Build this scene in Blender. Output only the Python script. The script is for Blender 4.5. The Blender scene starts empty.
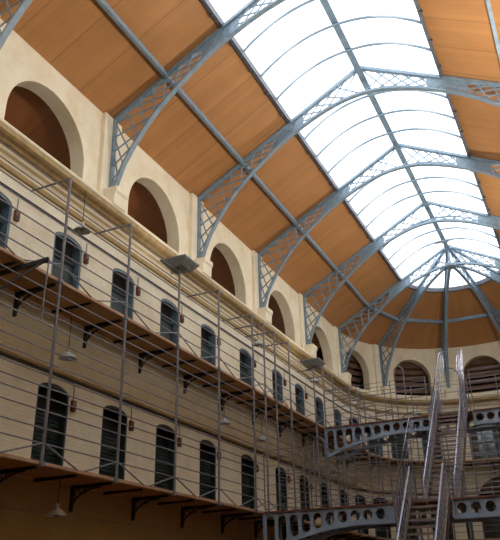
import bpy, bmesh, math, random
from mathutils import Vector, Matrix
random.seed(7)
S = bpy.context.scene
COL = S.collection
PI = math.pi
R = math.radians
# ------------------------------------------------------------------ dimensions (metres; heights counted from eye-line datum, Z0 lifts the floor to 0)
Z0 = 2.9
W = 14.0; RAD = 7.0
YC = 33.756            # centre of the rounded end
BAY = 5.576
YB = -9.0              # back of the hall
GZ = -2.9
Z1, Z2 = 1.38, 5.65    # gallery decks
EAVE = 12.89
SLOPE = (15.22-12.89)/4.1
XS = 4.1; ZS = 15.22   # skylight edge
RIDGE = ZS+2.9*0.545
GO = 1.3               # gallery depth
WT = 0.5

# ------------------------------------------------------------------ mesh builder
class MB:
    def __init__(s): s.v = []; s.f = []
    def q(s, *pts):
        i = len(s.v); s.v += [tuple(p) for p in pts]; s.f.append(tuple(range(i, i+len(pts))))
    def box(s, a, b):
        x0, y0, z0 = a; x1, y1, z1 = b; i = len(s.v)
        s.v += [(x0,y0,z0),(x1,y0,z0),(x1,y1,z0),(x0,y1,z0),(x0,y0,z1),(x1,y0,z1),(x1,y1,z1),(x0,y1,z1)]
        s.f += [tuple(i+k for k in f) for f in ((3,2,1,0),(4,5,6,7),(0,1,5,4),(1,2,6,5),(2,3,7,6),(3,0,4,7))]
        return s
    def bar(s, p, q, w, h, up=(0,0,1)):
        p = Vector(p); q = Vector(q); d = (q-p).normalized(); up = Vector(up)
        sd = d.cross(up)
        if sd.length < 1e-4: sd = d.cross(Vector((0,1,0)))
        sd.normalize(); u = sd.cross(d)
        i = len(s.v)
        for c in (p, q):
            for a, b in ((-1,-1),(1,-1),(1,1),(-1,1)):
                s.v.append(tuple(c+sd*(a*w/2)+u*(b*h/2)))
        s.f += [tuple(i+k for k in f) for f in ((3,2,1,0),(4,5,6,7),(0,1,5,4),(1,2,6,5),(2,3,7,6),(3,0,4,7))]
        return s
    def tube(s, pts, r, n=8, cap=True):
        pts = [Vector(p) for p in pts]; rings = []
        rr = r if isinstance(r, (list, tuple)) else [r]*len(pts)
        ref = None
        for k, p in enumerate(pts):
            d = (pts[min(k+1, len(pts)-1)]-pts[max(k-1, 0)]).normalized()
            if ref is None:
                ref = d.orthogonal().normalized()
            ref = (ref-d*ref.dot(d))
            if ref.length < 1e-5: ref = d.orthogonal()
            ref.normalize(); b = d.cross(ref)
            i = len(s.v)
            for a in range(n):
                t = 2*PI*a/n
                s.v.append(tuple(p+(ref*math.cos(t)+b*math.sin(t))*rr[k]))
            rings.append(i)
        for a, b in zip(rings, rings[1:]):
            for k in range(n):
                s.f.append((a+k, a+(k+1) % n, b+(k+1) % n, b+k))
        if cap:
            s.f.append(tuple(rings[0]+k for k in range(n-1, -1, -1)))
            s.f.append(tuple(rings[-1]+k for k in range(n)))
        return s
    def lathe(s, c, prof, n=20, axis='z'):
        rings = []
        for r, z in prof:
            i = len(s.v)
            for a in range(n):
                t = 2*PI*a/n
                s.v.append((c[0]+r*math.cos(t), c[1]+r*math.sin(t), c[2]+z))
            rings.append(i)
        for a, b in zip(rings, rings[1:]):
            for k in range(n):
                s.f.append((a+k, a+(k+1) % n, b+(k+1) % n, b+k))
        return s
    def sweep(s, prof, us, M, closed=True, caps=True):
        n = len(prof); rings = []
        for u in us:
            rings.append(len(s.v)); s.v += [M(u, o, z) for o, z in prof]
        for a, b in zip(rings, rings[1:]):
            for k in range(n if closed else n-1):
                s.f.append((a+k, a+(k+1) % n, b+(k+1) % n, b+k))
        if closed and caps:
            s.f.append(tuple(rings[0]+k for k in range(n)))
            s.f.append(tuple(rings[-1]+k for k in range(n-1, -1, -1)))
        return s
    def build(s, name, mat, parent=None, loc=None, smooth=False, bevel=0):
        if loc is None:
            loc = Vector(parent['_o']) if parent is not None else Vector((0,0,0))
        loc = Vector(loc)
        me = bpy.data.meshes.new(name)
        me.from_pydata([tuple(Vector(v)-loc) for v in s.v], [], s.f)
        bm = bmesh.new(); bm.from_mesh(me)
        bmesh.ops.remove_doubles(bm, verts=bm.verts, dist=1e-4)
        bmesh.ops.recalc_face_normals(bm, faces=bm.faces)
        bm.to_mesh(me); bm.free()
        me.materials.append(mat)
        if smooth:
            for p in me.polygons: p.use_smooth = True
            me.set_sharp_from_angle(angle=R(40))
        o = bpy.data.objects.new(name, me); COL.objects.link(o)
        if parent is not None: o.parent = parent
        else: o.location = loc+Vector((0,0,Z0))
        o['_o'] = list(loc)
        if bevel:
            m = o.modifiers.new('bevel', 'BEVEL'); m.width = bevel; m.segments = 2; m.limit_method = 'ANGLE'
        return o

def tag(o, label, cat, group=None, kind=None):
    if label: o['label'] = label
    if cat: o['category'] = cat
    if group: o['group'] = group
    if kind: o['kind'] = kind
    return o
def thing(name, label, cat, loc, group=None):
    o = bpy.data.objects.new(name, None); COL.objects.link(o)
    o.location = Vector(loc)+Vector((0,0,Z0)); o['_o'] = list(loc); o.empty_display_size = .2
    return tag(o, label, cat, group)
def struct(o, label=None):
    o['kind'] = 'structure'
    if label: o['label'] = label
    return o
CH = {}
def kids(o):
    return [c for c in bpy.data.objects if c.parent == o]
def dup(root, off, rz=0.0, label=None):
    def rec(o, par):
        c = o.copy(); COL.objects.link(c)
        if par is not None: c.parent = par
        for k in kids(o): rec(k, c)
        return c
    c = rec(root, None)
    c.location = root.location+Vector(off); c.rotation_euler = (0, 0, root.rotation_euler.z+rz)
    if label: c['label'] = label
    return c

# ------------------------------------------------------------------ the horseshoe wall path
UA = YC; UB = YC+RAD*PI; UE = UB+(YC-YB)
def M(u, o, z):
    if u <= UA: return (o, u, z)
    if u >= UB: return (W-o, YC-(u-UB), z)
    t = PI-(u-UA)/RAD; r = RAD-o
    return (RAD+r*math.cos(t), YC+r*math.sin(t), z)
def ang(a): return UA+RAD*R(180-a)          # path position for a compass angle of the rounded end (180 = left, 90 = far)
def uspan(u0, u1, step=0.31, extra=()):
    us = {round(u0, 4), round(u1, 4)}
    for c in (UA, UB):
        if u0 < c < u1: us.add(round(c, 4))
    n = int(RAD*PI/step)
    for k in range(n+1):
        u = UA+(UB-UA)*k/n
        if u0 < u < u1: us.add(round(u, 4))
    for e in extra:
        if u0 <= e <= u1: us.add(round(e, 4))
    return sorted(us)

# ------------------------------------------------------------------ materials
def newmat(name):
    m = bpy.data.materials.new(name); m.use_nodes = True
    nt = m.node_tree; b = nt.nodes['Principled BSDF']
    return m, nt, b
def lnk(nt, a, b): nt.links.new(a, b)
def coord(nt): return nt.nodes.new('ShaderNodeTexCoord').outputs['Object']
def mat_paint(name, col, rough=.5, metal=0, var=.12, scale=6, bump=0.0):
    m, nt, b = newmat(name)
    c = coord(nt)
    n = nt.nodes.new('ShaderNodeTexNoise'); n.inputs['Scale'].default_value = scale; n.inputs['Detail'].default_value = 5
    lnk(nt, c, n.inputs['Vector'])
    r = nt.nodes.new('ShaderNodeValToRGB')
    r.color_ramp.elements[0].position = .3; r.color_ramp.elements[1].position = .7
    r.color_ramp.elements[0].color = tuple(x*(1-var) for x in col)+(1,)
    r.color_ramp.elements[1].color = tuple(min(1, x*(1+var)) for x in col)+(1,)
    lnk(nt, n.outputs['Fac'], r.inputs['Fac']); lnk(nt, r.outputs['Color'], b.inputs['Base Color'])
    b.inputs['Roughness'].default_value = rough; b.inputs['Metallic'].default_value = metal
    if bump:
        bp = nt.nodes.new('ShaderNodeBump'); bp.inputs['Strength'].default_value = bump; bp.inputs['Distance'].default_value = .02
        lnk(nt, n.outputs['Fac'], bp.inputs['Height']); lnk(nt, bp.outputs['Normal'], b.inputs['Normal'])
    return m
def along(nt, mode):
    """vector (distance along the wall, height, 0): mode 'x' along x, 'y' along y, 'arc' round the far end"""
    sp = nt.nodes.new('ShaderNodeSeparateXYZ'); lnk(nt, coord(nt), sp.inputs[0])
    cb = nt.nodes.new('ShaderNodeCombineXYZ')
    if mode == 'arc':
        sx = nt.nodes.new('ShaderNodeMath'); sx.operation = 'SUBTRACT'; lnk(nt, sp.outputs[0], sx.inputs[0]); sx.inputs[1].default_value = RAD
        sy = nt.nodes.new('ShaderNodeMath'); sy.operation = 'SUBTRACT'; lnk(nt, sp.outputs[1], sy.inputs[0]); sy.inputs[1].default_value = YC
        at = nt.nodes.new('ShaderNodeMath'); at.operation = 'ARCTAN2'; lnk(nt, sy.outputs[0], at.inputs[0]); lnk(nt, sx.outputs[0], at.inputs[1])
        mu = nt.nodes.new('ShaderNodeMath'); mu.operation = 'MULTIPLY'; lnk(nt, at.outputs[0], mu.inputs[0]); mu.inputs[1].default_value = RAD
        u = mu.outputs[0]
        rr = nt.nodes.new('ShaderNodeMath'); rr.operation = 'MULTIPLY'; lnk(nt, sx.outputs[0], rr.inputs[0]); lnk(nt, sx.outputs[0], rr.inputs[1])
    else:
        u = sp.outputs[1 if mode == 'y' else 0]
    lnk(nt, u, cb.inputs[0]); lnk(nt, sp.outputs[2], cb.inputs[1])
    return u, cb.outputs[0]
def mat_wall(name, mode, col=(.82,.765,.62)):
    m, nt, b = newmat(name)
    u, vec = along(nt, mode)
    br = nt.nodes.new('ShaderNodeTexBrick'); lnk(nt, vec, br.inputs['Vector'])
    br.inputs['Scale'].default_value = 1; br.inputs['Brick Width'].default_value = .27; br.inputs['Row Height'].default_value = .095
    br.inputs['Mortar Size'].default_value = .012; br.inputs['Mortar Smooth'].default_value = .4
    br.inputs['Color1'].default_value = tuple(col)+(1,)
    br.inputs['Color2'].default_value = tuple(x*.96 for x in col)+(1,)
    br.inputs['Mortar'].default_value = tuple(x*.88 for x in col)+(1,)
    n = nt.nodes.new('ShaderNodeTexNoise'); n.inputs['Scale'].default_value = 1.3; n.inputs['Detail'].default_value = 7; n.inputs['Roughness'].default_value = .65
    lnk(nt, coord(nt), n.inputs['Vector'])
    rp = nt.nodes.new('ShaderNodeValToRGB'); rp.color_ramp.elements[0].position = .32; rp.color_ramp.elements[1].position = .6
    rp.color_ramp.elements[0].color = (.84,.78,.68,1); rp.color_ramp.elements[1].color = (1,1,1,1)
    lnk(nt, n.outputs['Fac'], rp.inputs['Fac'])
    mx = nt.nodes.new('ShaderNodeMix'); mx.data_type = 'RGBA'; mx.blend_type = 'MULTIPLY'; mx.inputs[0].default_value = .8
    sz = nt.nodes.new('ShaderNodeSeparateXYZ'); lnk(nt, coord(nt), sz.inputs[0])
    gt = nt.nodes.new('ShaderNodeMath'); gt.operation = 'GREATER_THAN'; lnk(nt, sz.outputs[2], gt.inputs[0]); gt.inputs[1].default_value = 9.5
    pm = nt.nodes.new('ShaderNodeMix'); pm.data_type = 'RGBA'; lnk(nt, gt.outputs[0], pm.inputs[0])   # smooth plaster above the cornice
    lnk(nt, br.outputs['Color'], pm.inputs[6]); pm.inputs[7].default_value = (.84,.77,.61,1)
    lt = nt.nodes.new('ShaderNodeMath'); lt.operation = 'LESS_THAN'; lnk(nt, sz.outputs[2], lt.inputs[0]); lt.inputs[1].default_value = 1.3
    dm = nt.nodes.new('ShaderNodeMix'); dm.data_type = 'RGBA'; dm.blend_type = 'MULTIPLY'; lnk(nt, lt.outputs[0], dm.inputs[0])   # brown multiplied in below the lower gallery deck
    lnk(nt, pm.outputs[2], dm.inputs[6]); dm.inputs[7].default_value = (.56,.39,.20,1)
    lnk(nt, dm.outputs[2], mx.inputs[6]); lnk(nt, rp.outputs['Color'], mx.inputs[7])
    lnk(nt, mx.outputs[2], b.inputs['Base Color'])
    bp = nt.nodes.new('ShaderNodeBump'); bp.inputs['Strength'].default_value = .3; bp.inputs['Distance'].default_value = .02
    inv = nt.nodes.new('ShaderNodeMath'); inv.operation = 'SUBTRACT'; inv.inputs[0].default_value = 1; lnk(nt, br.outputs['Fac'], inv.inputs[1])
    bh = nt.nodes.new('ShaderNodeMath'); bh.operation = 'MAXIMUM'; lnk(nt, inv.outputs[0], bh.inputs[0]); lnk(nt, gt.outputs[0], bh.inputs[1]); lnk(nt, bh.outputs[0], bp.inputs['Height']); lnk(nt, bp.outputs['Normal'], b.inputs['Normal'])
    b.inputs['Roughness'].default_value = .75
    return m
def mat_boards(name, mode, col=(.45,.215,.078), width=.22):
    """boards whose joints repeat along the hall (or round the far end)"""
    m, nt, b = newmat(name)
    u, vec = along(nt, mode)
    def line(period, w):
        d = nt.nodes.new('ShaderNodeMath'); d.operation = 'DIVIDE'; lnk(nt, u, d.inputs[0]); d.inputs[1].default_value = period
        f = nt.nodes.new('ShaderNodeMath'); f.operation = 'FRACT'; lnk(nt, d.outputs[0], f.inputs[0])
        c = nt.nodes.new('ShaderNodeMath'); c.operation = 'LESS_THAN'; lnk(nt, f.outputs[0], c.inputs[0]); c.inputs[1].default_value = w/period
        fl = nt.nodes.new('ShaderNodeMath'); fl.operation = 'FLOOR'; lnk(nt, d.outputs[0], fl.inputs[0])
        return c.outputs[0], fl.outputs[0]
    l1, id1 = line(width, .018); l2, _ = line(1.394, .035)
    wn = nt.nodes.new('ShaderNodeTexWhiteNoise'); wn.noise_dimensions = '1D'; lnk(nt, id1, wn.inputs['W'])
    n = nt.nodes.new('ShaderNodeTexNoise'); n.inputs['Scale'].default_value = 1.1; n.inputs['Detail'].default_value = 5
    lnk(nt, coord(nt), n.inputs['Vector'])
    ad = nt.nodes.new('ShaderNodeMath'); ad.operation = 'MULTIPLY_ADD'; lnk(nt, wn.outputs['Value'], ad.inputs[0]); ad.inputs[1].default_value = .35; lnk(nt, n.outputs['Fac'], ad.inputs[2])
    r = nt.nodes.new('ShaderNodeValToRGB'); r.color_ramp.elements[0].position = .35; r.color_ramp.elements[1].position = .95
    r.color_ramp.elements[0].color = tuple(x*.9 for x in col)+(1,); r.color_ramp.elements[1].color = tuple(x*1.1 for x in col)+(1,)
    lnk(nt, ad.outputs[0], r.inputs['Fac'])
    mxm = nt.nodes.new('ShaderNodeMath'); mxm.operation = 'MAXIMUM'
    h = nt.nodes.new('ShaderNodeMath'); h.operation = 'MULTIPLY'; lnk(nt, l1, h.inputs[0]); h.inputs[1].default_value = .16
    h2 = nt.nodes.new('ShaderNodeMath'); h2.operation = 'MULTIPLY'; lnk(nt, l2, h2.inputs[0]); h2.inputs[1].default_value = .45
    lnk(nt, h.outputs[0], mxm.inputs[0]); lnk(nt, h2.outputs[0], mxm.inputs[1])
    mx = nt.nodes.new('ShaderNodeMix'); mx.data_type = 'RGBA'
    lnk(nt, mxm.outputs[0], mx.inputs[0]); lnk(nt, r.outputs['Color'], mx.inputs[6]); mx.inputs[7].default_value = tuple(x*.3 for x in col)+(1,)
    lnk(nt, mx.outputs[2], b.inputs['Base Color'])
    b.inputs['Roughness'].default_value = .55
    return m
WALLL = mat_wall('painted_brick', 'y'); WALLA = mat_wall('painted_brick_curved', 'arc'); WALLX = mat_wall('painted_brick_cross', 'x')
BOARD = mat_boards('roof_boards', 'y'); BOARDA = mat_boards('roof_boards_radial', 'arc'); BOARDB = mat_boards('darker_boards', 'y', (.30,.105,.03))  # boards behind the arches get a darker brown than the roof
STEEL = mat_paint('blue_grey_paint', (.20,.28,.36), .38, .0, .15, 5)
STEELD = mat_paint('dark_steel', (.11,.115,.14), .5, .2, .2, 5)
BRIDGE = mat_paint('bridge_blue_paint', (.28,.36,.48), .45, 0, .22, 3)
RUST = mat_paint('oxide_red_paint', (.20,.065,.05), .55, 0, .25, 4)
GALV = mat_paint('galvanised_grey', (.185,.185,.21), .45, .2, .15, 8)
BRIGHT = mat_paint('bright_rail', (.36,.38,.52), .35, .4, .1, 8)
BRONZE = mat_paint('brown_stair_steel', (.22,.17,.15), .5, .1, .3, 8)
PLAST = mat_paint('cream_plaster', (.80,.73,.57), .8, 0, .08, 2, .15)
OCHRE = mat_paint('ochre_moulding', (.36,.26,.13), .9, 0, .2, 5, .1)
DECK = mat_boards('gallery_deck_boards', 'y', (.42,.22,.08), .3)
IRON = mat_paint('black_iron', (.030,.026,.026), .5, .3, .2, 8)
TEAL = mat_paint('dark_teal_door', (.013,.030,.034), .5, 0, .35, 3)
DFRAME = mat_paint('blue_door_frame', (.10,.165,.23), .5, 0, .2, 4)
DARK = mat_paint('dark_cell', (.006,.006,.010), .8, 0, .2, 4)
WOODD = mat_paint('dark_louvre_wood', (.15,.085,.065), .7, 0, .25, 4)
REDBOX = mat_paint('brown_box', (.16,.05,.035), .5, 0, .2, 12)
EDGE = mat_paint('tan_edge_paint', (.46,.28,.17), .6, 0, .15, 5)
SHADE = mat_paint('pale_lamp_enamel', (.50,.53,.52), .3, 0, .08, 8)
ENAMEL = mat_paint('grey_enamel', (.20,.215,.22), .45, .1, .12, 8)
FLOORM = mat_paint('stone_floor', (.15,.08,.04), .7, 0, .15, 1.2, .2)

def mat_glass():
    m, nt, b = newmat('skylight_glass'); nt.nodes.remove(b)
    out = nt.nodes['Material Output']
    tr = nt.nodes.new('ShaderNodeBsdfTransparent'); tr.inputs[0].default_value = (.93,.96,.98,1)
    tl = nt.nodes.new('ShaderNodeBsdfTranslucent'); tl.inputs[0].default_value = (.95,.97,1,1)
    gl = nt.nodes.new('ShaderNodeBsdfGlossy'); gl.inputs['Roughness'].default_value = .15
    a = nt.nodes.new('ShaderNodeMixShader'); a.inputs[0].default_value = .18
    lnk(nt, tr.outputs[0], a.inputs[1]); lnk(nt, tl.outputs[0], a.inputs[2])
    c = nt.nodes.new('ShaderNodeMixShader'); c.inputs[0].default_value = .04
    lnk(nt, a.outputs[0], c.inputs[1]); lnk(nt, gl.outputs[0], c.inputs[2]); lnk(nt, c.outputs[0], out.inputs['Surface'])
    return m
GLASS = mat_glass()
def mat_pane():
    m, nt, b = newmat('dark_window_pane')
    b.inputs['Base Color'].default_value = (.02,.03,.035,1); b.inputs['Roughness'].default_value = .06
    b.inputs['Specular IOR Level'].default_value = .8
    return m
PANE = mat_pane()
def mat_lit(name, col, s):
    m, nt, b = newmat(name)
    b.inputs['Emission Color'].default_value = tuple(col)+(1,); b.inputs['Emission Strength'].default_value = s
    return m
LAMPW = mat_lit('floodlight_lens', (1,.9,.76), 3)
FILLR = mat_lit('added_fill_lens', (1,.92,.80), 175)  # glow of the fill lamps added on the right gallery

# ------------------------------------------------------------------ openings in walls
class Opening:
    def __init__(s, u0, u1, z0, zs, rise, depth, n=14):
        s.u0, s.u1, s.z0, s.zs, s.rise, s.depth, s.n = u0, u1, z0, zs, rise, depth, n
    def top(s, u):
        t = (u-(s.u0+s.u1)/2)/((s.u1-s.u0)/2)
        return s.zs+s.rise*math.sqrt(max(0, 1-t*t))
    def us(s):
        c = (s.u0+s.u1)/2; h = (s.u1-s.u0)/2
        return [c-h*math.cos(PI*k/s.n) for k in range(s.n+1)]
def wall_mesh(u0, u1, z0, z1, ops, o0=0.0):
    mb = MB(); P = lambda u, o, z: M(u, o0-o, z)
    ex = [x for op in ops for x in op.us()]
    us = uspan(u0, u1, .31, ex)
    cl = [us[0]]
    for u in us[1:]:
        if u-cl[-1] > 1e-3: cl.append(u)
    us = cl
    for a, b in zip(us, us[1:]):
        mid = (a+b)/2
        col = sorted([op for op in ops if op.u0-1e-3 < mid < op.u1+1e-3], key=lambda q: q.z0)
        lo = lambda u: z0
        for op in col:
            mb.q(P(a,0,lo(a)), P(b,0,lo(b)), P(b,0,op.z0), P(a,0,op.z0))
            d = op.depth
            mb.q(P(a,0,op.z0), P(b,0,op.z0), P(b,d,op.z0), P(a,d,op.z0))
            mb.q(P(a,0,op.top(a)), P(b,0,op.top(b)), P(b,d,op.top(b)), P(a,d,op.top(a)))
            lo = op.top
        mb.q(P(a,0,lo(a)), P(b,0,lo(b)), P(b,0,z1), P(a,0,z1))
    for op in ops:
        for u in (op.u0, op.u1):
            z = op.zs
            mb.q(P(u,0,op.z0), P(u,op.depth,op.z0), P(u,op.depth,z), P(u,0,z))
    return mb

truss_y = [YC-BAY*k for k in range(0, 8)]      # 33.76 ... 
DY = [4.2, 7.15, 9.98, 12.64, 15.38, 18.14, 21.34, 24.6, 27.28, 30.03, 32.9]
DA = [168.0, 152.5, 137.5, 120.0]
AA = [162, 126, 90, 54, 18]
DH = 1.85
left_ops = []; door_spots = []
for z in (Z1, Z2):
    for y in DY:
        w = .60
        left_ops.append(Opening(y-w, y+w, z+.02, z+2.10, .22, .34, 8)); door_spots.append((y, z))
arch_left = []
for k in range(0, 7):
    yc = YC-BAY*(k+.5)
    op = Opening(yc-1.62, yc+1.62, 9.75, 10.45, 1.62, WT, 22); left_ops.append(op)
apse_ops = []
for a in AA:
    apse_ops.append(Opening(ang(a)-1.2, ang(a)+1.2, 9.85, 10.98, 1.2, WT, 18))
for z in (Z1, Z2):
    for a in DA:
        apse_ops.append(Opening(ang(a)-.6, ang(a)+.6, z+.02, z+2.10, .22, .34, 8)); door_spots.append((ang(a), z))
apse_ops.append(Opening(ang(90)-1.35, ang(90)+1.35, Z2+.05, Z2+2.0, .35, .34, 14))
apse_ops.append(Opening(ang(90)-1.35, ang(90)+1.35, Z1+.05, Z1+2.2, 1.25, .34, 14))
right_ops = []
for k in range(0, 7):
    yc = YC-BAY*(k+.5); u = UB+(YC-yc)
    right_ops.append(Opening(u-1.62, u+1.62, 9.75, 10.45, 1.62, WT, 16))
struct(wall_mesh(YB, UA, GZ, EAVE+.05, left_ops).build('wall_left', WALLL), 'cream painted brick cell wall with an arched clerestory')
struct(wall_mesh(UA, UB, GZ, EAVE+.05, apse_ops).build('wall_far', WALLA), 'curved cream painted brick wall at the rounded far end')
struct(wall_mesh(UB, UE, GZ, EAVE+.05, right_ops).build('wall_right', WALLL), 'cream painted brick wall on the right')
bk = MB(); bk.q((0,YB,GZ),(W,YB,GZ),(W,YB,EAVE),(0,YB,EAVE)); bk.q((0,YB,EAVE),(W,YB,EAVE),(RAD,YB,RIDGE+.3))
struct(bk.build('wall_back', WALLX), 'cream painted brick end wall')
fl = MB(); fl.box((-1,YB-1,GZ-.3),(W+1,YC+RAD+1,GZ)); struct(fl.build('floor', FLOORM), 'pale stone ground floor')

# void behind the clerestory: boarded slope going down behind the arches, outer wall, ledge floor
def slopez(o): return EAVE+o*SLOPE
us_all = uspan(YB, UE, .6)
vb = MB()
vb.sweep([(-.02,slopez(-.02)),(-3.2,slopez(-3.2))], [u for u in us_all if u <= UA+1e-3], M, closed=False)
vb.sweep([(-.02,slopez(-.02)),(-3.2,slopez(-3.2))], [u for u in us_all if u >= UB-1e-3], M, closed=False)
vo = MB()
vo.sweep([(-3.2,slopez(-3.2)),(-3.2,9.3),(-WT,9.3)], us_all, M, closed=False)
# roof boards
rf = MB()
rf.sweep([(-.02,slopez(-.02)),(XS,ZS)], [YB,UA], M, closed=False)
rf.sweep([(-.02,slopez(-.02)),(XS,ZS)], [UB,UE], M, closed=False)
rfa = MB(); rfa.sweep([(-3.2,slopez(-3.2)),(XS,ZS)], uspan(UA, UB, .31), M, closed=False)
ce = rf.build('ceiling', BOARD); struct(ce, 'orange brown boarded ceiling slopes either side of the skylight')
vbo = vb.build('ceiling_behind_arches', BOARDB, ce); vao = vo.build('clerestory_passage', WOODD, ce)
struct(rfa.build('ceiling_far', BOARDA), 'orange brown boarded ceiling over the rounded far end')
# stepped dark slats seen through the arches of the rounded end
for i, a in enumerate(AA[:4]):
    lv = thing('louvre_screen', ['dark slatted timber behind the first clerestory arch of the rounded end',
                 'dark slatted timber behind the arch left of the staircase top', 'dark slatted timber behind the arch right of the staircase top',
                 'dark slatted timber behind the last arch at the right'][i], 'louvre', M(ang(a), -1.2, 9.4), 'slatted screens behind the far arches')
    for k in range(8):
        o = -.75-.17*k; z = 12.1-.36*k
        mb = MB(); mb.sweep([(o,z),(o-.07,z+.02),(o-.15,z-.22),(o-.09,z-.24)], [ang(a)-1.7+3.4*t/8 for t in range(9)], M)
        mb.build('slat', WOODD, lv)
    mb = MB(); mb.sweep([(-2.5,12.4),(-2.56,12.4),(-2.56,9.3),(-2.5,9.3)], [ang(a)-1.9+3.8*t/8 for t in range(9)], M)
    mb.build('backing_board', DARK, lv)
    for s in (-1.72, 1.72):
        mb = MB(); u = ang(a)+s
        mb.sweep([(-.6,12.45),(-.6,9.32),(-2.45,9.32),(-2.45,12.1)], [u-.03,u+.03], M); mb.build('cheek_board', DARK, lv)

# ------------------------------------------------------------------ mouldings
uall = uspan(YB, UE, .31)
def trim(n, prof, mat, label, us=uall):
    mb = MB(); mb.sweep(prof, us, M); return struct(mb.build('trim_%d' % n, mat), label)
trim(1, [(-.02,9.74),(.46,9.56),(.50,9.52),(.50,9.48),(.48,9.44),(-.02,9.44)], PLAST, 'cream top ledge of the cornice under the arches')
trim(2, [(-.02,9.439),(.47,9.439),(.47,9.30),(.41,9.25),(.28,9.23),(.24,9.17),(-.02,9.17)], OCHRE, 'ochre fascia of the cornice')
trim(3, [(-.02,9.169),(.15,9.169),(.15,9.13),(.12,9.05),(-.02,9.04)], PLAST, 'stepped cream bed moulding below the cornice')
trim(4, [(-.02,8.78),(.07,8.76),(.09,8.70),(.07,8.62),(-.02,8.60)], OCHRE, 'ochre string moulding below the cornice')
trim(5, [(-.02,4.07),(.06,4.05),(.06,3.98),(-.02,3.97)], OCHRE, 'string course below the upper gallery')
trim(6, [(-.02,.62),(.03,.61),(.03,.56),(-.02,.55)], OCHRE, 'string course below the lower gallery')
# pilasters behind each truss
ppos = [(YC-BAY*k) for k in range(0, 8)]+[ang(a) for a in (144,108,72,36)]+[UB+BAY*k for k in range(0, 8)]
mb = MB()
for u in ppos:
    if u > YB+.5 and u < UE-.5: mb.sweep([(-.02,EAVE),(.13,EAVE),(.13,9.6),(-.02,9.6)], uspan(u-.48,u+.40,.31), M)
mb.build('trim_7', PLAST); bpy.data.objects['trim_7']['kind'] = 'structure'; bpy.data.objects['trim_7']['label'] = 'shallow plaster pilasters between the arches'

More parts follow.
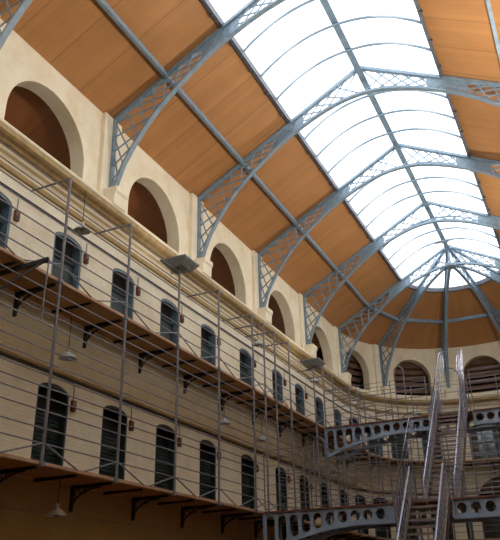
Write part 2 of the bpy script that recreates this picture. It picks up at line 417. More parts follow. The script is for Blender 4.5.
# ------------------------------------------------------------------ roof trusses
BOT = [(.30,10.16),(.42,10.55),(.60,11.05),(.93,11.62),(1.35,12.22),(1.8,12.76),(2.3,13.22),(2.95,13.77),(3.6,14.25),(4.3,14.66),(5.0,15.0),(5.6,15.24),(6.2,15.41),(6.6,15.47),(7.0,15.49)]
def botz(x):
    for (a, za), (b, zb) in zip(BOT, BOT[1:]):
        if x <= b: return za+(zb-za)*(x-a)/(b-a)
    return BOT[-1][1]
def botx(z):
    for (a, za), (b, zb) in zip(BOT, BOT[1:]):
        if z <= zb: return a+(b-a)*(z-za)/(zb-za)
    return 7.0
def topz(x): return (EAVE+x*SLOPE if x < XS else ZS+(x-XS)*.545)-.10
def truss_parts(T, sides, y, hub=False):
    """T: parent thing. sides: list of maps (x,z)->3-D for x from the wall (0) to the ridge (7)"""
    w = .17
    for fi, f in enumerate(sides):
        ya, yb = -w/2, w/2
        def P(x, z, t=0): return f(x, z, t)
        def strip(pts, hw, th):
            mb = MB(); n = len(pts); rings = []
            for k, (x, z) in enumerate(pts):
                a = pts[max(k-1,0)]; b = pts[min(k+1,n-1)]; d = Vector((b[0]-a[0], b[1]-a[1])).normalized(); nx, nz = -d.y*th/2, d.x*th/2
                rings.append([P(x+nx,z+nz,-hw), P(x+nx,z+nz,hw), P(x-nx,z-nz,hw), P(x-nx,z-nz,-hw)])
            i0 = len(mb.v)
            for r in rings: mb.v += r
            for k in range(n-1):
                for j in range(4):
                    mb.f.append((i0+4*k+j, i0+4*k+(j+1)%4, i0+4*k+4+(j+1)%4, i0+4*k+4+j))
            mb.f.append((i0,i0+1,i0+2,i0+3)); mb.f.append(tuple(i0+4*(n-1)+j for j in (3,2,1,0)))
            return mb
        xe = 7.0
        tp = [(.12,topz(.12))]+[(XS, topz(XS)), (xe, topz(xe))]
        strip(tp, .09, .11).build('top_chord', STEEL, T)
        b = [(x,z) for x,z in BOT if x < xe]+[(xe, botz(xe))]
        m1 = strip(b, .085, .07); m1b = strip([(x,z+.07) for x,z in b[2:]], .02, .08); 
        m1.v, m1.f = m1.v+m1b.v, m1.f+[tuple(i+len(m1.v) for i in ff) for ff in m1b.f]
        m1.build('arch_chord', STEEL, T)
        strip([(.16,10.12),(.16,topz(.16)-.02)], .085, .08).build('wall_post', STEEL, T)
        # lattice: two families of thin flats
        mb = MB()
        tpath = [(.16,10.5),(.16,topz(.16)),(XS,topz(XS)),(7.0,topz(7.0))]
        bpath = [p_ for p_ in BOT if p_[0] > .36]
        def samp(path, t):
            L_ = [math.hypot(b_[0]-a_[0], b_[1]-a_[1]) for a_, b_ in zip(path, path[1:])]; d = t*sum(L_)
            for (a_, b_), l_ in zip(zip(path, path[1:]), L_):
                if d <= l_+1e-9: return (a_[0]+(b_[0]-a_[0])*d/l_, a_[1]+(b_[1]-a_[1])*d/l_)
                d -= l_
            return path[-1]
        NN = 18
        tb = [samp(bpath, k/NN) for k in range(NN+1)]; tt = [samp(tpath, k/NN) for k in range(NN+1)]
        for k in range(NN+1):
            for dk in (2, -2):
                if 0 <= k+dk <= NN:
                    a_, b_ = tb[k], tt[k+dk]
                    mb.bar(P(a_[0],a_[1]), P(b_[0],b_[1]), 0.034, .05, up=(.3,.2,1))
        mb.build('lattice', STEEL, T)
        # solid plate where the truss meets the skylight edge and at the foot
        mb = MB()
        pl = [(3.35+.1*k, botz(3.35+.1*k)) for k in range(14)]
        for (x0,z0),(x1,z1) in zip(pl, pl[1:]):
            for t in (-.012,.012): mb.q(P(x0,z0,t),P(x1,z1,t),P(x1,topz(x1),t),P(x0,topz(x0),t))
        mb.build('web_plate', STEEL, T)
        mb = MB(); A = [(.14,10.12),(.32,10.14),(.46,10.5),(.14,10.5)]
        for t in (-.06,.06): mb.q(*[P(x,z,t) for x,z in A])
        for (x0,z0),(x1,z1) in zip(A, A[1:]+A[:1]): mb.q(P(x0,z0,-.06),P(x1,z1,-.06),P(x1,z1,.06),P(x0,z0,.06))
        mb.build('foot_plate', STEEL, T)
tn = ['nearest blue-grey lattice roof truss, cut off at the top left corner', 'second blue-grey lattice roof truss, landing between the two largest arches',
      'blue-grey lattice roof truss whose peak meets the ridge highest in view', 'middle blue-grey lattice roof truss, fourth counting from the top left corner',
      'blue-grey lattice roof truss just before the one that ends at the fan of ribs', 'farthest full roof truss, at the hub where the ribs fan out']
first = None
for i, k in enumerate((5,4,3,2,1,0)):
    y = YC-BAY*k
    if first is None:
        T = thing('roof_truss', tn[i], 'roof truss', (RAD, y, 10.1), 'lattice roof trusses across the hall'); first = T
        truss_parts(T, [lambda x,z,t,y=y: (x, y+t, z), lambda x,z,t,y=y: (W-x, y+t, z)], y)
        ft = T; fy = y
    else:
        dup(ft, (0, y-fy, 0), 0, tn[i])
rn = ['curved half rib left of the far vertical one, fanning from the hub', 'rib running straight down from the hub to above the staircase', 'rib fanning from the hub down to the right', 'rib fanning from the hub nearest the right edge']
T = thing('roof_rib', rn[0], 'roof rib', (RAD, YC, 10.1), 'half ribs fanning from the hub')
truss_parts(T, [lambda x,z,t: (x, YC+t, z)], YC)
for i, a in enumerate((144,108,72,36)):
    if i == 0: T.rotation_euler = (0,0,R(-36))
    else:
        dup(T, (0,0,0), R(-36*i), rn[i])
# corbels
cn = 0
for i, k in enumerate((5,4,3,2,1,0)):
    u = YC-BAY*k
    for side in ((0,) if True else (0,1)):
        mb = MB(); mb.sweep([(.0,10.13),(.60,10.13),(.60,9.97),(.55,9.9),(.53,9.50),(0,9.50)], [u-.29,u+.33], M)
        tag(mb.build('corbel', PLAST, loc=M(u,.2,9.62), bevel=.02), 'cream corbel block under the '+['truss foot at the upper left corner','second truss foot, beside the largest complete arch','third truss foot from the left','fourth truss foot from the left','fifth truss foot from the left','sixth truss foot, where the wall begins to curve'][i], 'corbel', 'corbels under the truss feet')
for i, a in enumerate((144,108,72)):
    u = ang(a); mb = MB(); mb.sweep([(.0,10.13),(.60,10.13),(.60,9.97),(.55,9.9),(.52,9.50),(0,9.50)], uspan(u-.30,u+.30,.2), M)
    tag(mb.build('corbel', PLAST, loc=M(u,.2,9.62)), 'cream corbel on the curved cornice under the '+['first','second','third'][i]+' fanning rib from the left', 'corbel', 'corbels under the truss feet')
# hub
H = thing('roof_hub', 'steel hub where the ribs of the rounded end meet', 'roof hub', (RAD, YC, 15.4))
mb = MB(); mb.lathe((RAD,YC,15.36), [(0,0),(.30,0),(.34,.06),(.34,.16),(.2,.22),(0,.22)], 16); mb.build('lower_ring', STEEL, H, smooth=True)
mb = MB(); mb.tube([(RAD,YC,15.5),(RAD,YC,RIDGE)], .06, 10); mb.build('king_post', STEEL, H, smooth=True)
mb = MB(); mb.lathe((RAD,YC,RIDGE-.32), [(0,0),(.26,0),(.26,.2),(0,.2)], 16); mb.build('upper_ring', STEEL, H, smooth=True)
FN = thing('vent_cross', 'small dark horizontal bar crossing the ridge just before the hub', 'vent bar', (RAD, YC-.9, RIDGE-.2))
mb = MB(); mb.bar((RAD-.6,YC-.75,RIDGE-.16),(RAD+.55,YC-.75,RIDGE-.1),.10,.05); mb.build('cross_bar', STEELD, FN)
mb = MB(); mb.lathe((RAD,YC-.75,RIDGE-.2),[(0,0),(.16,0),(.18,.1),(0,.14)],12); mb.build('boss', STEELD, FN)
# purlins, skylight edge beams, ridge
for s, lab in ((0,'left blue-grey purlin running under the boarded ceiling'),(1,'right purlin running under the boarded ceiling')):
    x = 2.1 if s == 0 else W-2.1; z = slopez(2.1)-.17
    mb = MB(); mb.box((x-.025,YB,z-.06),(x+.025,YC,z+.14)); mb.box((x-.055,YB,z-.085),(x+.055,YC,z-.06))
    tag(mb.build('purlin', STEEL, loc=(x,YC,z)), lab, 'purlin', 'purlins under the boarded ceiling')
T = thing('ring_purlin', 'segmented blue-grey purlin ring round the far end ceiling', 'purlin', (RAD,YC,13.8))
for a in (180,144,108,72,36):
    z = slopez(2.1)-.17; r = 4.9
    p = (RAD+r*math.cos(R(a)), YC+r*math.sin(R(a)), z); q = (RAD+r*math.cos(R(a-36)), YC+r*math.sin(R(a-36)), z)
    mb = MB(); mb.bar(p,q,.08,.19); mb.bar((p[0],p[1],z-.1),(q[0],q[1],z-.1),.16,.03); mb.build('segment', STEEL, T)
for s, lab in ((0,'dark steel beam along the left edge of the skylight'),(1,'dark steel beam along the right edge of the skylight')):
    T = thing('skylight_edge_beam', lab, 'beam', (XS if s==0 else W-XS, YC, ZS))
    x = XS if s == 0 else W-XS; d = 1 if s == 0 else -1
    mb = MB(); mb.box((x-.06,YB,ZS-.14),(x+.06,YC,ZS+.12)); mb.build('beam', STEELD, T)
    for k in range(28):
        y = YC-1.394*k-.7
        if y > YB and (k % 1 == 0): mb = MB(); mb.box((min(x,x-d*.11),y-.035,ZS-.20),(max(x,x-d*.11),y+.035,ZS-.12)); mb.build('cleat', STEELD, T)
mb = MB(); rr = 2.9
mb.sweep([(XS-.06,ZS-.14),(XS+.06,ZS-.14),(XS+.06,ZS+.12),(XS-.06,ZS+.12)], uspan(UA,UB,.31), M)
tag(mb.build('skylight_ring_beam', STEELD, loc=(RAD,YC,ZS)), 'curved dark beam round the far end of the skylight', 'beam')
T = thing('ridge_beam', 'blue-grey ridge beam along the top of the skylight', 'beam', (RAD,YC,RIDGE))
mb = MB(); mb.box((RAD-.05,YB,RIDGE-.28),(RAD+.05,YC,RIDGE-.02)); mb.build('beam', STEEL, T)
mb = MB(); mb.box((RAD-.12,YB,RIDGE-.31),(RAD+.12,YC,RIDGE-.27)); mb.build('lower_flange', STEEL, T)

# glazing
GL = MB()
GL.q((XS,YB,ZS+.12),(XS,YC,ZS+.12),(RAD,YC,RIDGE+.06),(RAD,YB,RIDGE+.06))
GL.q((W-XS,YB,ZS+.12),(W-XS,YC,ZS+.12),(RAD,YC,RIDGE+.06),(RAD,YB,RIDGE+.06))
ul = uspan(UA,UB,.62)
for a, b in zip(ul, ul[1:]):
    GL.q(M(a,XS,ZS+.12), M(b,XS,ZS+.12), (RAD,YC,RIDGE+.06))
gl = struct(GL.build('window_1', GLASS), 'long pitched glass skylight with a rounded end')
for k in range(0, 7):
    for j in (1,2,3):
        y = YC-BAY*k-BAY*j/4
        if y < YB: continue
        pts = []
        for t in range(25):
            s = -1+2*t/24; x = RAD+s*2.88; z = ZS+.02+1.18*(1-abs(s)**2.2)
            pts.append((x,y,z))
        MB().tube(pts, .052, 6).build('glazing_arch', STEEL, gl, smooth=True)

# ------------------------------------------------------------------ galleries
U_START = YB+.2; U_END = UB+(YC-YB)-.2
def gallery(z, label, side_z):
    G = thing('gallery_walkway', label, 'gallery', (GO, YC, z), 'iron galleries along the cell walls')
    us = uspan(U_START, U_END, .31)
    MB().sweep([(0,z),(GO,z),(GO,z-.07),(0,z-.07)], us, M).build('deck', DECK, G)
    MB().sweep([(GO,z+.01),(GO+.03,z+.01),(GO+.03,z-.06),(GO,z-.06)], us, M).build('edge_strip', EDGE, G)
    pu = []
    y = 8.25
    spots = [8.25-2.72*k for k in range(-9, 6)]
    spots = [y for y in spots if y < YC-.5]+[ang(180-22*k) for k in range(0, 6)]
    for u in sorted(spots):
        if u < U_START+.3: continue
        mb = MB(); zt = z-.075
        mb.sweep([(.0,zt),(1.2,zt),(1.2,zt-.06),(.0,zt-.10)], [u-.04,u+.04], M)
        mb.sweep([(.0,zt-.1),(.09,zt-.1),(.07,zt-.60),(.0,zt-.63)], [u-.04,u+.04], M)
        pts = []
        for k in range(9):
            t = k/8; pts.append(M(u, .06+.85*(1-math.cos(t*PI/2)), zt-.54+.46*math.sin(t*PI/2)))
        mb.tube(pts, .028, 6)
        cx, cz, cr = .20, zt-.20, .085
        mb.tube([M(u, cx+cr*math.cos(2*PI*k/12), cz+cr*math.sin(2*PI*k/12)) for k in range(13)], .016, 5)
        cx, cz, cr = .42, zt-.15, .05
        mb.tube([M(u, cx+cr*math.cos(2*PI*k/10), cz+cr*math.sin(2*PI*k/10)) for k in range(11)], .014, 5)
        mb.build('bracket', IRON, G)
        mb = MB(); v = u+1.36
        mb.sweep([(.0,zt),(1.22,zt),(1.22,zt-.05),(.0,zt-.07)], [v-.03,v+.03], M); mb.build('joist', IRON, G)
    return G
gallery(Z2, 'upper gallery walkway with brown boarded underside and black brackets', 1)
gallery(Z1, 'lower gallery walkway with reddish edge and black brackets, near the bottom of the picture', 0)

# ------------------------------------------------------------------ doors
mbs = {}
def door(n, u, z, first):
    D = thing('door_%d' % n, None, None, M(u,-.3,z)); struct(D)
    up = z > 3
    D['label'] = 'dark arched cell door on the %s gallery, number %d from the left' % ('upper' if up else 'lower', n if n <= 15 else n-15)
    zt = z+2.10
    # frame lining the opening
    mb = MB(); n_ = 8; pts = []
    for s, e in ((-.6,-.53),(.53,.6)):
        mb.sweep([(-.02,z+.03),(-.02,zt+(.06)),(-.33,zt+.06),(-.33,z+.03)], [u+s,u+e], M)
    for k in range(10):
        a = -.56+1.12*k/10; b = a+.112
        za = zt+.22*math.sqrt(max(0,1-(a/.6)**2)); zb = zt+.22*math.sqrt(max(0,1-(b/.6)**2))
        for o in (-.02,-.33):
            mb.q(M(u+a,o,za-.09),M(u+b,o,zb-.09),M(u+b,o,zb),M(u+a,o,za))
        mb.q(M(u+a,-.02,za-.09),M(u+b,-.02,zb-.09),M(u+b,-.33,zb-.09),M(u+a,-.33,za-.09))
    mb.build('frame', DFRAME if up else TEAL, D)
    # leaf with ribbed planks, black void above
    mb = MB(); mb.sweep([(-.20,z+.03),(-.20,z+1.62),(-.25,z+1.62),(-.25,z+.03)], [u-.53,u+.53], M)
    for k in range(0 if up else 15):
        zz = z+.10+k*.10; mb.sweep([(-.17,zz),(-.17,zz+.05),(-.20,zz+.065),(-.20,zz-.01)], [u-.50,u+.50], M)
    mb.build('leaf', TEAL, D)
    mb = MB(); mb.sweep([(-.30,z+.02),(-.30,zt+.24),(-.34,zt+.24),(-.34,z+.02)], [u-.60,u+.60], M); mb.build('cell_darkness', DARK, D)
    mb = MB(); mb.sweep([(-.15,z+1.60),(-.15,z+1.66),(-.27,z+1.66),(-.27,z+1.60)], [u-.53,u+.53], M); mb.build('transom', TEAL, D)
ups = [s for s in door_spots if s[1] > 3]; los = [s for s in door_spots if s[1] < 3]
for i, (u, z) in enumerate(ups): door(i+1, u, z, i == 0)
for i, (u, z) in enumerate(los): door(i+16, u, z, False)
ordn = ['first','second','third','fourth','fifth','sixth','seventh','eighth','ninth','tenth','eleventh']
for z, nm in ((Z2,'upper'),(Z1,'lower')):
    for i, y in enumerate(DY[1:9]):
        u = y+.73; c = M(u,.05,z+1.9)
        B = thing('lock_box', 'small brown box right of the %s visible cell door on the %s gallery' % (ordn[i], nm), 'box', c, 'small boxes beside the %s cell doors' % nm)
        mb = MB(); mb.sweep([(-.01,z+1.76),(.09,z+1.76),(.09,z+2.04),(-.01,z+2.04)], [u-.07,u+.07], M); mb.build('case', REDBOX, B)
        mb = MB(); mb.sweep([(.09,z+1.79),(.105,z+1.79),(.105,z+1.88),(.09,z+1.88)], [u-.05,u+.05], M); mb.build('front_plate', IRON, B)
        ztop = 8.17 if z > 3 else 3.9
        mb = MB(); pts = [M(u,.03,z+2.03), M(u,.03,z+2.40)]
        if z < 3: pts += [M(u-.1,.03,z+2.5), M(u-.75,.03,z+2.52)]
        mb.tube(pts, .014, 6); mb.build('conduit', GALV, B)
mb = MB(); mb.tube([M(u,.03,8.17) for u in uspan(YB+.2, ang(95), .31)], .028, 6)
tag(mb.build('wall_conduit', IRON, loc=(0.03,YC,8.17)), 'thin dark conduit running along the wall above the upper cell doors', 'conduit')

mb = MB(); mb.tube([M(u,.03,3.93) for u in uspan(YB+.2, ang(95), .31)], .026, 6)
tag(mb.build('wall_conduit', IRON, loc=(0.03,YC,3.93)), 'thin dark conduit along the wall above the lower cell doors', 'conduit')
# far end glazed openings
for n, z, h in ((32,Z2,2.35),(33,Z1,3.4)):
    D = thing('window_%d' % (2 if n == 32 else 3), None, None, M(ang(90),-.3,z)); struct(D, 'wide dark glazed opening in the far wall at %s gallery level' % ('upper' if n == 32 else 'lower'))
    u = ang(90)
    mb = MB(); mb.sweep([(-.28,z+.05),(-.28,z+h+.1),(-.31,z+h+.1),(-.31,z+.05)], [u-1.35+2.7*k/6 for k in range(7)], M); mb.build('pane', PANE, D)
    mb = MB()
    for s in (-1.32,-.66,0,.66,1.32): mb.sweep([(-.12,z+.05),(-.12,z+2.0),(-.27,z+2.0),(-.27,z+.05)], [u+s-.045,u+s+.045], M)
    for zz in (.08,.55,1.2,1.95): mb.sweep([(-.14,z+zz),(-.14,z+zz+.09),(-.26,z+zz+.09),(-.26,z+zz)], [u-1.35+2.7*k/6 for k in range(7)], M)
    mb.build('frame', DFRAME if n == 32 else IRON, D)
    if n == 33:
        for k in range(6):
            zz = z+2.1+.22*k; hw = 1.3*math.sqrt(max(.02,1-((zz-z-2.2)/1.3)**2))
            mb = MB(); mb.sweep([(-.12,zz),(-.12,zz+.10),(-.2,zz+.16),(-.2,zz+.05)], [u-hw+2*hw*t/6 for t in range(7)], M); mb.build('grille_slat', WOODD, D)

# ------------------------------------------------------------------ fences on the gallery edge
POSTY = [2.75,5.5,8.25,10.97,13.72,16.38,19.10,20.15,21.2,22.7,25.6,26.9,28.2,30.9,33.5]
POSTA = [166,150,134,118,102,86,70]
def fence(zb, zt, rails, label, topcap, gap, brace):
    F = thing('safety_fence', label, 'fence', (GO+.04, YC, zb), 'tall rail fences along the gallery edge')
    oo = GO+.05
    us = POSTY+[ang(a) for a in POSTA]
    for u in us:
        mb = MB()
        r = .036
        short = topcap and u in (13.72, 25.6, 2.75)
        mb.tube([M(u,oo,zb-.12), M(u,oo,7.9 if short else zt)], r, 8)
        mb.sweep([(oo-.08,zb-.10),(oo+.05,zb-.10),(oo+.05,zb+.0),(oo-.08,zb+.0)], [u-.06,u+.06], M)
        p = mb.build('post', GALV, F, smooth=True)
        if topcap and not short:
            m2 = MB(); m2.tube([M(u,.05,zt-.02),M(u,oo,zt-.02)], .03, 6); m2.build('wall_arm', GALV, p)
        if brace and u < 30:
            for s in (-1,1):
                m2 = MB(); m2.tube([M(u,oo,zb+.40),M(u+s*1.22,oo-.02,zb+.0)], .02, 6); m2.build('brace', GALV, p)
    for i, z in enumerate(rails):
        spans = [(1.0, ang(62))]
        if gap and gap[0]-.1 < z < gap[1]: spans = [(1.0, gap[2]), (gap[3], ang(62))]
        mb = MB()
        for a, b in spans:
            mb.tube([M(u,oo,z) for u in uspan(a, b, .62)], .017, 6)
        mb.build('rail', GALV, F, smooth=True)
fence(Z2, 8.5, [5.95,6.32,6.72,7.07,7.41,7.74,8.08], 'tall grey post and rail fence on the edge of the upper gallery', True, (Z2,7.9,26.9,28.2), True)
fence(Z1, Z2-.1, [1.76,2.08,2.46,2.75,2.98,3.26,3.54,3.83,4.1,4.4,4.66,4.94,5.24], 'tall grey post and rail fence rising from the lower gallery to the upper one', False, (Z1,3.3,19.9,21.15), True)

# ------------------------------------------------------------------ footbridges with pierced girders
def girder(y, th, xs0, xs1, zt, botf, holes):
    mb = MB(); xs = {xs0, xs1}
    for cx, cz, rx, rz in holes:
        for k in range(9): xs.add(cx-rx*math.cos(PI*k/8))
    n = int((xs1-xs0)/.5)
    for k in range(n): xs.add(xs0+(xs1-xs0)*k/max(n,1))
    xs = sorted(x for x in xs if xs0-1e-6 <= x <= xs1+1e-6)
    def hz(h, x):
        cx, cz, rx, rz = h; t = max(0, 1-((x-cx)/rx)**2); e = rx*math.sqrt(t)+(rz-rx)
        return cz-e, cz+e
    ya, yb = y-th/2, y+th/2
    for a, b in zip(xs, xs[1:]):
        m = (a+b)/2; hs = [h for h in holes if abs(m-h[0]) < h[2]]
        for yy in (ya, yb):
            if hs:
                la, ha = hz(hs[0], a); lb, hb = hz(hs[0], b)
                mb.q((a,yy,botf(a)),(b,yy,botf(b)),(b,yy,lb),(a,yy,la)); mb.q((a,yy,ha),(b,yy,hb),(b,yy,zt),(a,yy,zt))
            else: mb.q((a,yy,botf(a)),(b,yy,botf(b)),(b,yy,zt),(a,yy,zt))
        if hs:
            la, ha = hz(hs[0], a); lb, hb = hz(hs[0], b)
            mb.q((a,ya,la),(b,ya,lb),(b,yb,lb),(a,yb,la)); mb.q((a,ya,ha),(b,ya,hb),(b,yb,hb),(a,yb,ha))
    for h in holes:
        for sx in (-1,1):
            l, hh = hz(h, h[0]+sx*h[2])
            if hh-l > .01: mb.q((h[0]+sx*h[2],ya,l),(h[0]+sx*h[2],yb,l),(h[0]+sx*h[2],yb,hh),(h[0]+sx*h[2],ya,hh))
    # bottom flange and end plates
    for a, b in zip(xs, xs[1:]): mb.bar((a,y,botf(a)),(b,y,botf(b)),.16,.035)
    for x in (xs0, xs1): mb.box((x-.02,y-.08,botf(x)),(x+.02,y+.08,zt))
    return mb
def bridge(z, y0, y1, gap, label, raised, rl, edge):
    g0, g1 = gap
    Bt = thing('footbridge', label, 'footbridge', (RAD, y0, z), 'pierced girder footbridges across the hall')
    dep = lambda x: z-.10-(.52+.75*max(0,1-(min(x,W-x)-GO)/3.6)**1.9*(1 if min(x,W-x) < GO+3.6 else 0))
    def holes(x0, x1):
        out = []; x = x0+.24
        while x < x1-.2:
            zt = z-.16; zb = dep(x)+.13; cz = (zt+zb)/2; rz = (zt-zb)/2
            out.append((x, cz, min(.155,rz), rz)); x += .435
        return out
    xa, xb = GO, W-GO
    for y, segs in ((y0, [(xa,g0),(g1,xb)]), (y1, [(xa,xb)])):
        for a, b in segs:
            girder(y, .035, a, b, z-.06, dep, holes(a,b)).build('girder', BRIDGE, Bt)
            MB().box((a,y-.10,z-.06),(b,y+.10,z-.015)).build('top_flange', RUST, Bt)
    MB().box((xa,y0+.101,z-.055),(xb,y1-.101,z)).build('deck', RUST, Bt)
    for k in range(11):
        x = xa+.5+(xb-xa-1)*k/10
        MB().box((x-.04,y0+.02,z-.18),(x+.04,y1-.02,z-.056)).build('cross_beam', RUST, Bt)
    for y, segs in ((y0, [(xa+.05,g0-.05),(g1+.05,xb-.05)]), (y1, [(xa+.05,xb-.05)])):
        for a, b in segs:
            n = max(2, int((b-a)/1.25)); 
            for k in range(n+1):
                x = a+(b-a)*k/n
                MB().tube([(x,y,z-.03),(x,y,z+rl)], .022, 6).build('fence_post', GALV, Bt, smooth=True)
            for zz in [.22+.33*j for j in range(int(rl/.33))]+[rl-.02]:
                if zz <= rl: MB().tube([(a,y,z+zz),(b,y,z+zz)], .012, 5).build('fence_rail', GALV, Bt)
    for hx in edge:
        pts = [(hx-.21,y0-.06,z+.02),(hx-.21,y0-.06,z+2.05)]+[(hx-.21*math.cos(PI*k/8),y0-.06,z+2.05+.28*math.sin(PI*k/8)) for k in range(1,8)]+[(hx+.21,y0-.06,z+2.05),(hx+.21,y0-.06,z+.02)]
        MB().tube(pts, .024, 8).build('hoop', GALV, Bt, smooth=True)
    return Bt
bridge(Z1, 19.84, 21.15, (5.96,7.80), 'lower footbridge of blue pierced girders, crossing at the bottom right', 0, 2.1, [3.5, 10.6])
bridge(Z2, 26.87, 28.2, (6.1,7.9), 'upper footbridge of blue pierced girders with reddish underside, farther and higher', 1, 1.75, [4.95, 9.6])

# ------------------------------------------------------------------ staircases
def flight(name, label, xc, wd, y0, z0, y1, z1, n, mats, cage=0.0):
    T = thing(name, label, 'staircase', (xc, y0, z0), 'open tread flights rising through the hall')
    a, b = xc-wd/2, xc+wd/2
    dy, dz = (y1-y0)/n, (z1-z0)/n
    up = Vector((0,-dz,dy)).normalized()
    for x in (a, b):
        MB().bar((x,y0,z0),(x,y1,z1),.06,.34,up=(0,-1,1)).build('stringer', mats[0], T)
    for k in range(1, n+1):
        y = y0+dy*k; z = z0+dz*k
        mb = MB(); mb.box((a+.03,y-dy*.95,z-.035),(b-.03,y-dy*.10,z)); mb.box((a+.03,y-dy*.95,z-.075),(b-.03,y-dy*.88,z-.035))
        mb.build('tread', mats[1], T)
    for x in (a+.02, b-.06):
        off = 1.0
        pts = [(x,y0-.25,z0+.05),(x,y0-.28,z0+.75),(x,y0-.12,z0+off),(x,y0,z0+off+.06),(x,y1,z1+off+.06),(x,y1+.2,z1+off+.06),(x,y1+.34,z1+off-.1),(x,y1+.34,z1+.05)]
        MB().tube(pts, .033, 8).build('handrail', BRIGHT, T, smooth=True)
        for m in (.25,.5,.75): MB().tube([(x,y0,z0+m),(x,y1,z1+m)], .02, 6).build('mid_rail', GALV, T)
        for k in range(0, n+1):
            y = y0+dy*k; z = z0+dz*k
            MB().tube([(x,y,z-.1),(x,y,z+off+.05)], .012, 6).build('baluster', BRIGHT, T)
    return T, a, b
S1, a, b = flight('staircase', 'nearer stair flight climbing to the lower footbridge, cut off by the bottom of the picture', 7.12, 1.16, 15.3, GZ, 19.80, Z1, 20, (BRONZE, BRONZE))
S2, a2, b2 = flight('staircase', 'farther stair flight climbing from the lower to the upper footbridge', 7.05, 1.15, 22.2, Z1, 26.83, Z2, 20, (BRONZE, BRONZE))
# landing platform between the two flights
L = thing('stair_landing', 'steel landing joining the two stair flights', 'landing', (7.05, 21.7, Z1))
MB().box((6.2,21.27,Z1-.08),(7.9,22.12,Z1)).build('plate', BRONZE, L)
for x in (6.2,7.9):
    for y in (21.35,22.05): MB().tube([(x,y,GZ),(x,y,Z1-.08)], .05, 8).build('leg', STEEL, L)
    for y in (21.35,21.7,22.05): MB().tube([(x,y,Z1),(x,y,Z1+1.05)], .02, 6).build('post', GALV, L)
    MB().tube([(x,21.3,Z1+1.05),(x,22.1,Z1+1.05)], .03, 8).build('handrail', BRIGHT, L)
# tall guard screens flanking the stair heads: a run along the flight and a short return facing the hall
def guard(xc, s, LN, ye, yb, zb0, slope, ztop, label):
    G = thing('guard_screen', label, 'railing', (xc, ye, ztop), 'guard screens at the stair heads')
    def gp(k, m, ix=0.0):
        y = yb+(ye-yb)*k/8; zb = min(ztop, zb0+slope*(y-yb))+.12
        return (xc+LN*max(0,m-1.1)/1.65-s*ix, y, zb+m)
    for k in range(9):
        MB().tube([gp(k,0),gp(k,1.1),gp(k,2.0),gp(k,2.6)], .02, 6).build('upright', BRIGHT if k % 2 else GALV, G, smooth=True)
    for m in (.3,.6,.9,1.2,1.5,1.8,2.1,2.4,2.6):
        MB().tube([gp(k,m) for k in range(9)], .012, 5).build('rail', BRIGHT, G)
        MB().tube([gp(8,m),gp(8,m,.30)], .012, 5).build('return_rail', BRIGHT, G)
    for ix in (.10,.20,.30):
        MB().tube([gp(8,0,ix),gp(8,1.1,ix),gp(8,2.0,ix*.9),gp(8,2.6-ix,ix*.8)], .018, 6).build('return_upright', BRIGHT, G, smooth=True)
    return G
sl2 = (Z2-Z1)/4.63; sl1 = (Z1-GZ)/4.5
guard(7.05-.66, -1, .50, 26.95, 25.0, Z1+sl2*2.8, sl2, Z2, 'tall bright railing screen on the left of the upper stair head')
G = guard(7.05+.66, 1, .10, 26.95, 25.0, Z1+sl2*2.8, sl2, Z2, 'tall bright railing screen on the right of the upper stair head')
MB().tube([(7.12,26.95,7.62),(7.3,26.95,7.58),(7.5,26.95,7.35),(7.62,26.95,6.9),(7.66,26.95,6.3),(7.66,26.95,5.7)], .03, 8).build('curved_rail', GALV, G, smooth=True)
guard(6.30, -1, .50, 19.9, 18.4, GZ+sl1*3.1, sl1, Z1, 'tall railing screen on the left of the lower stair head')
# ------------------------------------------------------------------ lamps
def flood(y, label, x=GO+.05, lens=None):
    z = 8.06
    F = thing('floodlight', label, 'floodlight', (x,y,z), 'uplighting floodlights on the gallery posts')
    mb = MB(); a = .26; b = .46; zz = z+.10
    lo = [(x-a,y-.3,zz),(x+a,y-.3,zz),(x+a,y+.3,zz),(x-a,y+.3,zz)]; hi = [(x-b,y-.46,zz+.22),(x+b,y-.46,zz+.22),(x+b,y+.46,zz+.22),(x-b,y+.46,zz+.22)]
    mb.q(*lo)
    for k in range(4): mb.q(lo[k],lo[(k+1)%4],hi[(k+1)%4],hi[k])
    t = [(p[0],p[1],p[2]+.05) for p in hi]
    for k in range(4): mb.q(hi[k],hi[(k+1)%4],t[(k+1)%4],t[k])
    mb.build('housing', ENAMEL, F)
    mb = MB(); mb.q(*[(x+(p[0]-x)*.92,y+(p[1]-y)*.92,p[2]) for p in [(q[0],q[1],q[2]-.02) for q in t]]); mb.build('lens', lens or LAMPW, F)
    MB().tube([(x,y,z-.2),(x,y,z+.12)], .035, 8).build('stem', GALV, F)
    MB().tube([(x-.3,y,z+.3),(x-.32,y,z+.04),(x,y,z+.02),(x+.32,y,z+.04),(x+.3,y,z+.3)], .02, 6).build('yoke', GALV, F)
    if lens:
        for c in kids(F): c.rotation_euler = (0, R(-22), 0)
    return F
flood(13.72, 'grey square floodlight on a gallery post, aimed up at the roof, left of centre')
flood(25.6, 'smaller grey floodlight farther along the gallery, by the fifth arch')
for y, lab in ((3.0,'added unseen fill light, on the right gallery nearest the camera'),(14.0,'added unseen fill light, halfway along the right gallery'),(25.6,'added unseen fill light, at the far part of the right gallery')):  # added lamps, out of view, that brighten the ceiling and left wall
    flood(y, lab, W-GO-.05, FILLR)
    MB().tube([(W-GO-.05,y,Z2-.1),(W-GO-.05,y,7.9)], .036, 8).build('pole', GALV, bpy.data.objects[[o.name for o in bpy.data.objects if o.get('label') == lab][0]])
flood(2.75, 'added unseen floodlight on the gallery post beyond the left edge')  # extra dim lamp added out of view
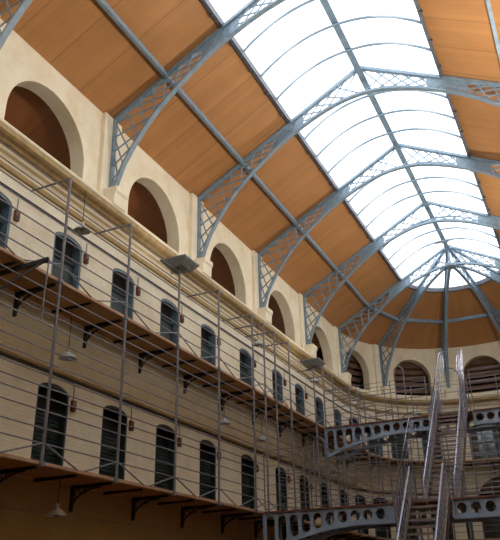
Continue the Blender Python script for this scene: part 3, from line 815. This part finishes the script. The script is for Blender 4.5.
def pendant(x, y, z, top, label, pale):
    P = thing('pendant_lamp', label, 'lamp', (x,y,z), 'dome pendant lamps along the galleries')
    MB().lathe((x,y,z), [(.235,-.03),(.22,.0),(.17,.06),(.10,.11),(.05,.14),(.05,.24),(.0,.25)], 22).build('shade', pale, P, smooth=True)
    MB().lathe((x,y,z), [(.0,-.05),(.055,-.03),(.06,.02),(.03,.07),(0,.08)], 12).build('bulb', ENAMEL, P, smooth=True)
    MB().tube([(x,y,z+.24),(x,y,top)], .012, 6).build('cord', IRON, P)
UT = 8.6
for y, x, z, lab in ((9.94,.45,8.02,'grey dome lamp hanging under the cornice above the third upper cell door'),(21.6,.45,8.2,'grey dome lamp hanging under the cornice near mid picture'),(28.2,.45,8.3,'grey dome lamp under the cornice just right of the farther floodlight')):
    pendant(x, y, z, 9.25, lab, SHADE)
for y, z, lab in ((9.66,4.22,'dome lamp hanging below the upper gallery at the left'),(18.2,4.25,'dome lamp below the upper gallery at the middle of its length'),(21.4,4.22,'dome lamp below the upper gallery near the lower footbridge end'),(29.9,4.15,'dome lamp below the upper gallery seen under the upper footbridge')):
    pendant(.6, y, z, Z2-.07, lab, SHADE)
pendant(.6, 9.78, .48, Z1-.07, 'dome lamp hanging below the lower gallery near the bottom left corner', SHADE)
xx, yy, _ = M(ang(127), .42, 0)
pendant(xx, yy, 8.62, 9.25, 'dome lamp on the curved wall left of the staircase top', SHADE)
# outrigger arm sticking out under the upper gallery, far left
D = thing('davit_arm', 'dark steel arm with a brace sticking out below the upper gallery at the far left', 'bracket arm', (1.3, 7.0, 5.5))
MB().bar((.35,6.75,5.26),(1.9,7.19,5.61),.07,.10).build('arm', IRON, D)
MB().bar((.9,6.6,4.72),(1.78,7.15,5.55),.03,.05).build('strut', IRON, D)
MB().tube([(1.9,7.19,5.56),(1.92,7.14,4.6),(1.94,7.12,4.15)], .016, 6).build('hanging_cable', GALV, D)

# ------------------------------------------------------------------ sky and camera
wd = bpy.data.worlds.new('sky'); S.world = wd; wd.use_nodes = True
nt = wd.node_tree; bg = nt.nodes['Background']
tc = nt.nodes.new('ShaderNodeTexCoord'); ns = nt.nodes.new('ShaderNodeTexNoise'); ns.inputs['Scale'].default_value = 2.2; ns.inputs['Detail'].default_value = 4
nt.links.new(tc.outputs['Generated'], ns.inputs['Vector'])
rp = nt.nodes.new('ShaderNodeValToRGB'); rp.color_ramp.elements[0].position = .35; rp.color_ramp.elements[1].position = .62
rp.color_ramp.elements[0].color = (.86,.93,1,1); rp.color_ramp.elements[1].color = (1,1,1,1)
nt.links.new(ns.outputs['Fac'], rp.inputs['Fac']); nt.links.new(rp.outputs['Color'], bg.inputs['Color'])
bg.inputs['Strength'].default_value = 2.1

cam = bpy.data.cameras.new('camera'); co = bpy.data.objects.new('camera', cam); COL.objects.link(co); S.camera = co
cam.sensor_fit = 'HORIZONTAL'; cam.sensor_width = 36; cam.lens = 705.225/500*36; cam.clip_end = 200
yaw, pit, rol = -0.435069455, 0.436719252, -0.0223442125
F = Vector((math.sin(yaw)*math.cos(pit), math.cos(yaw)*math.cos(pit), math.sin(pit)))
Rv = Vector((math.cos(yaw), -math.sin(yaw), 0)); U = Rv.cross(F)
R2 = Rv*math.cos(rol)+U*math.sin(rol); U2 = -Rv*math.sin(rol)+U*math.cos(rol)
mt = Matrix((R2, U2, -F)).transposed().to_4x4()
mt.translation = Vector((11.9343781, -3.75275819, -1.37429246+Z0))
co.matrix_world = mt
S.view_settings.view_transform = 'Standard'; S.view_settings.look = 'None'; S.view_settings.gamma = 1
S.view_settings.use_curve_mapping = False; S.view_settings.exposure = 0.62
for o in bpy.data.objects:
    if '_o' in o: del o['_o']
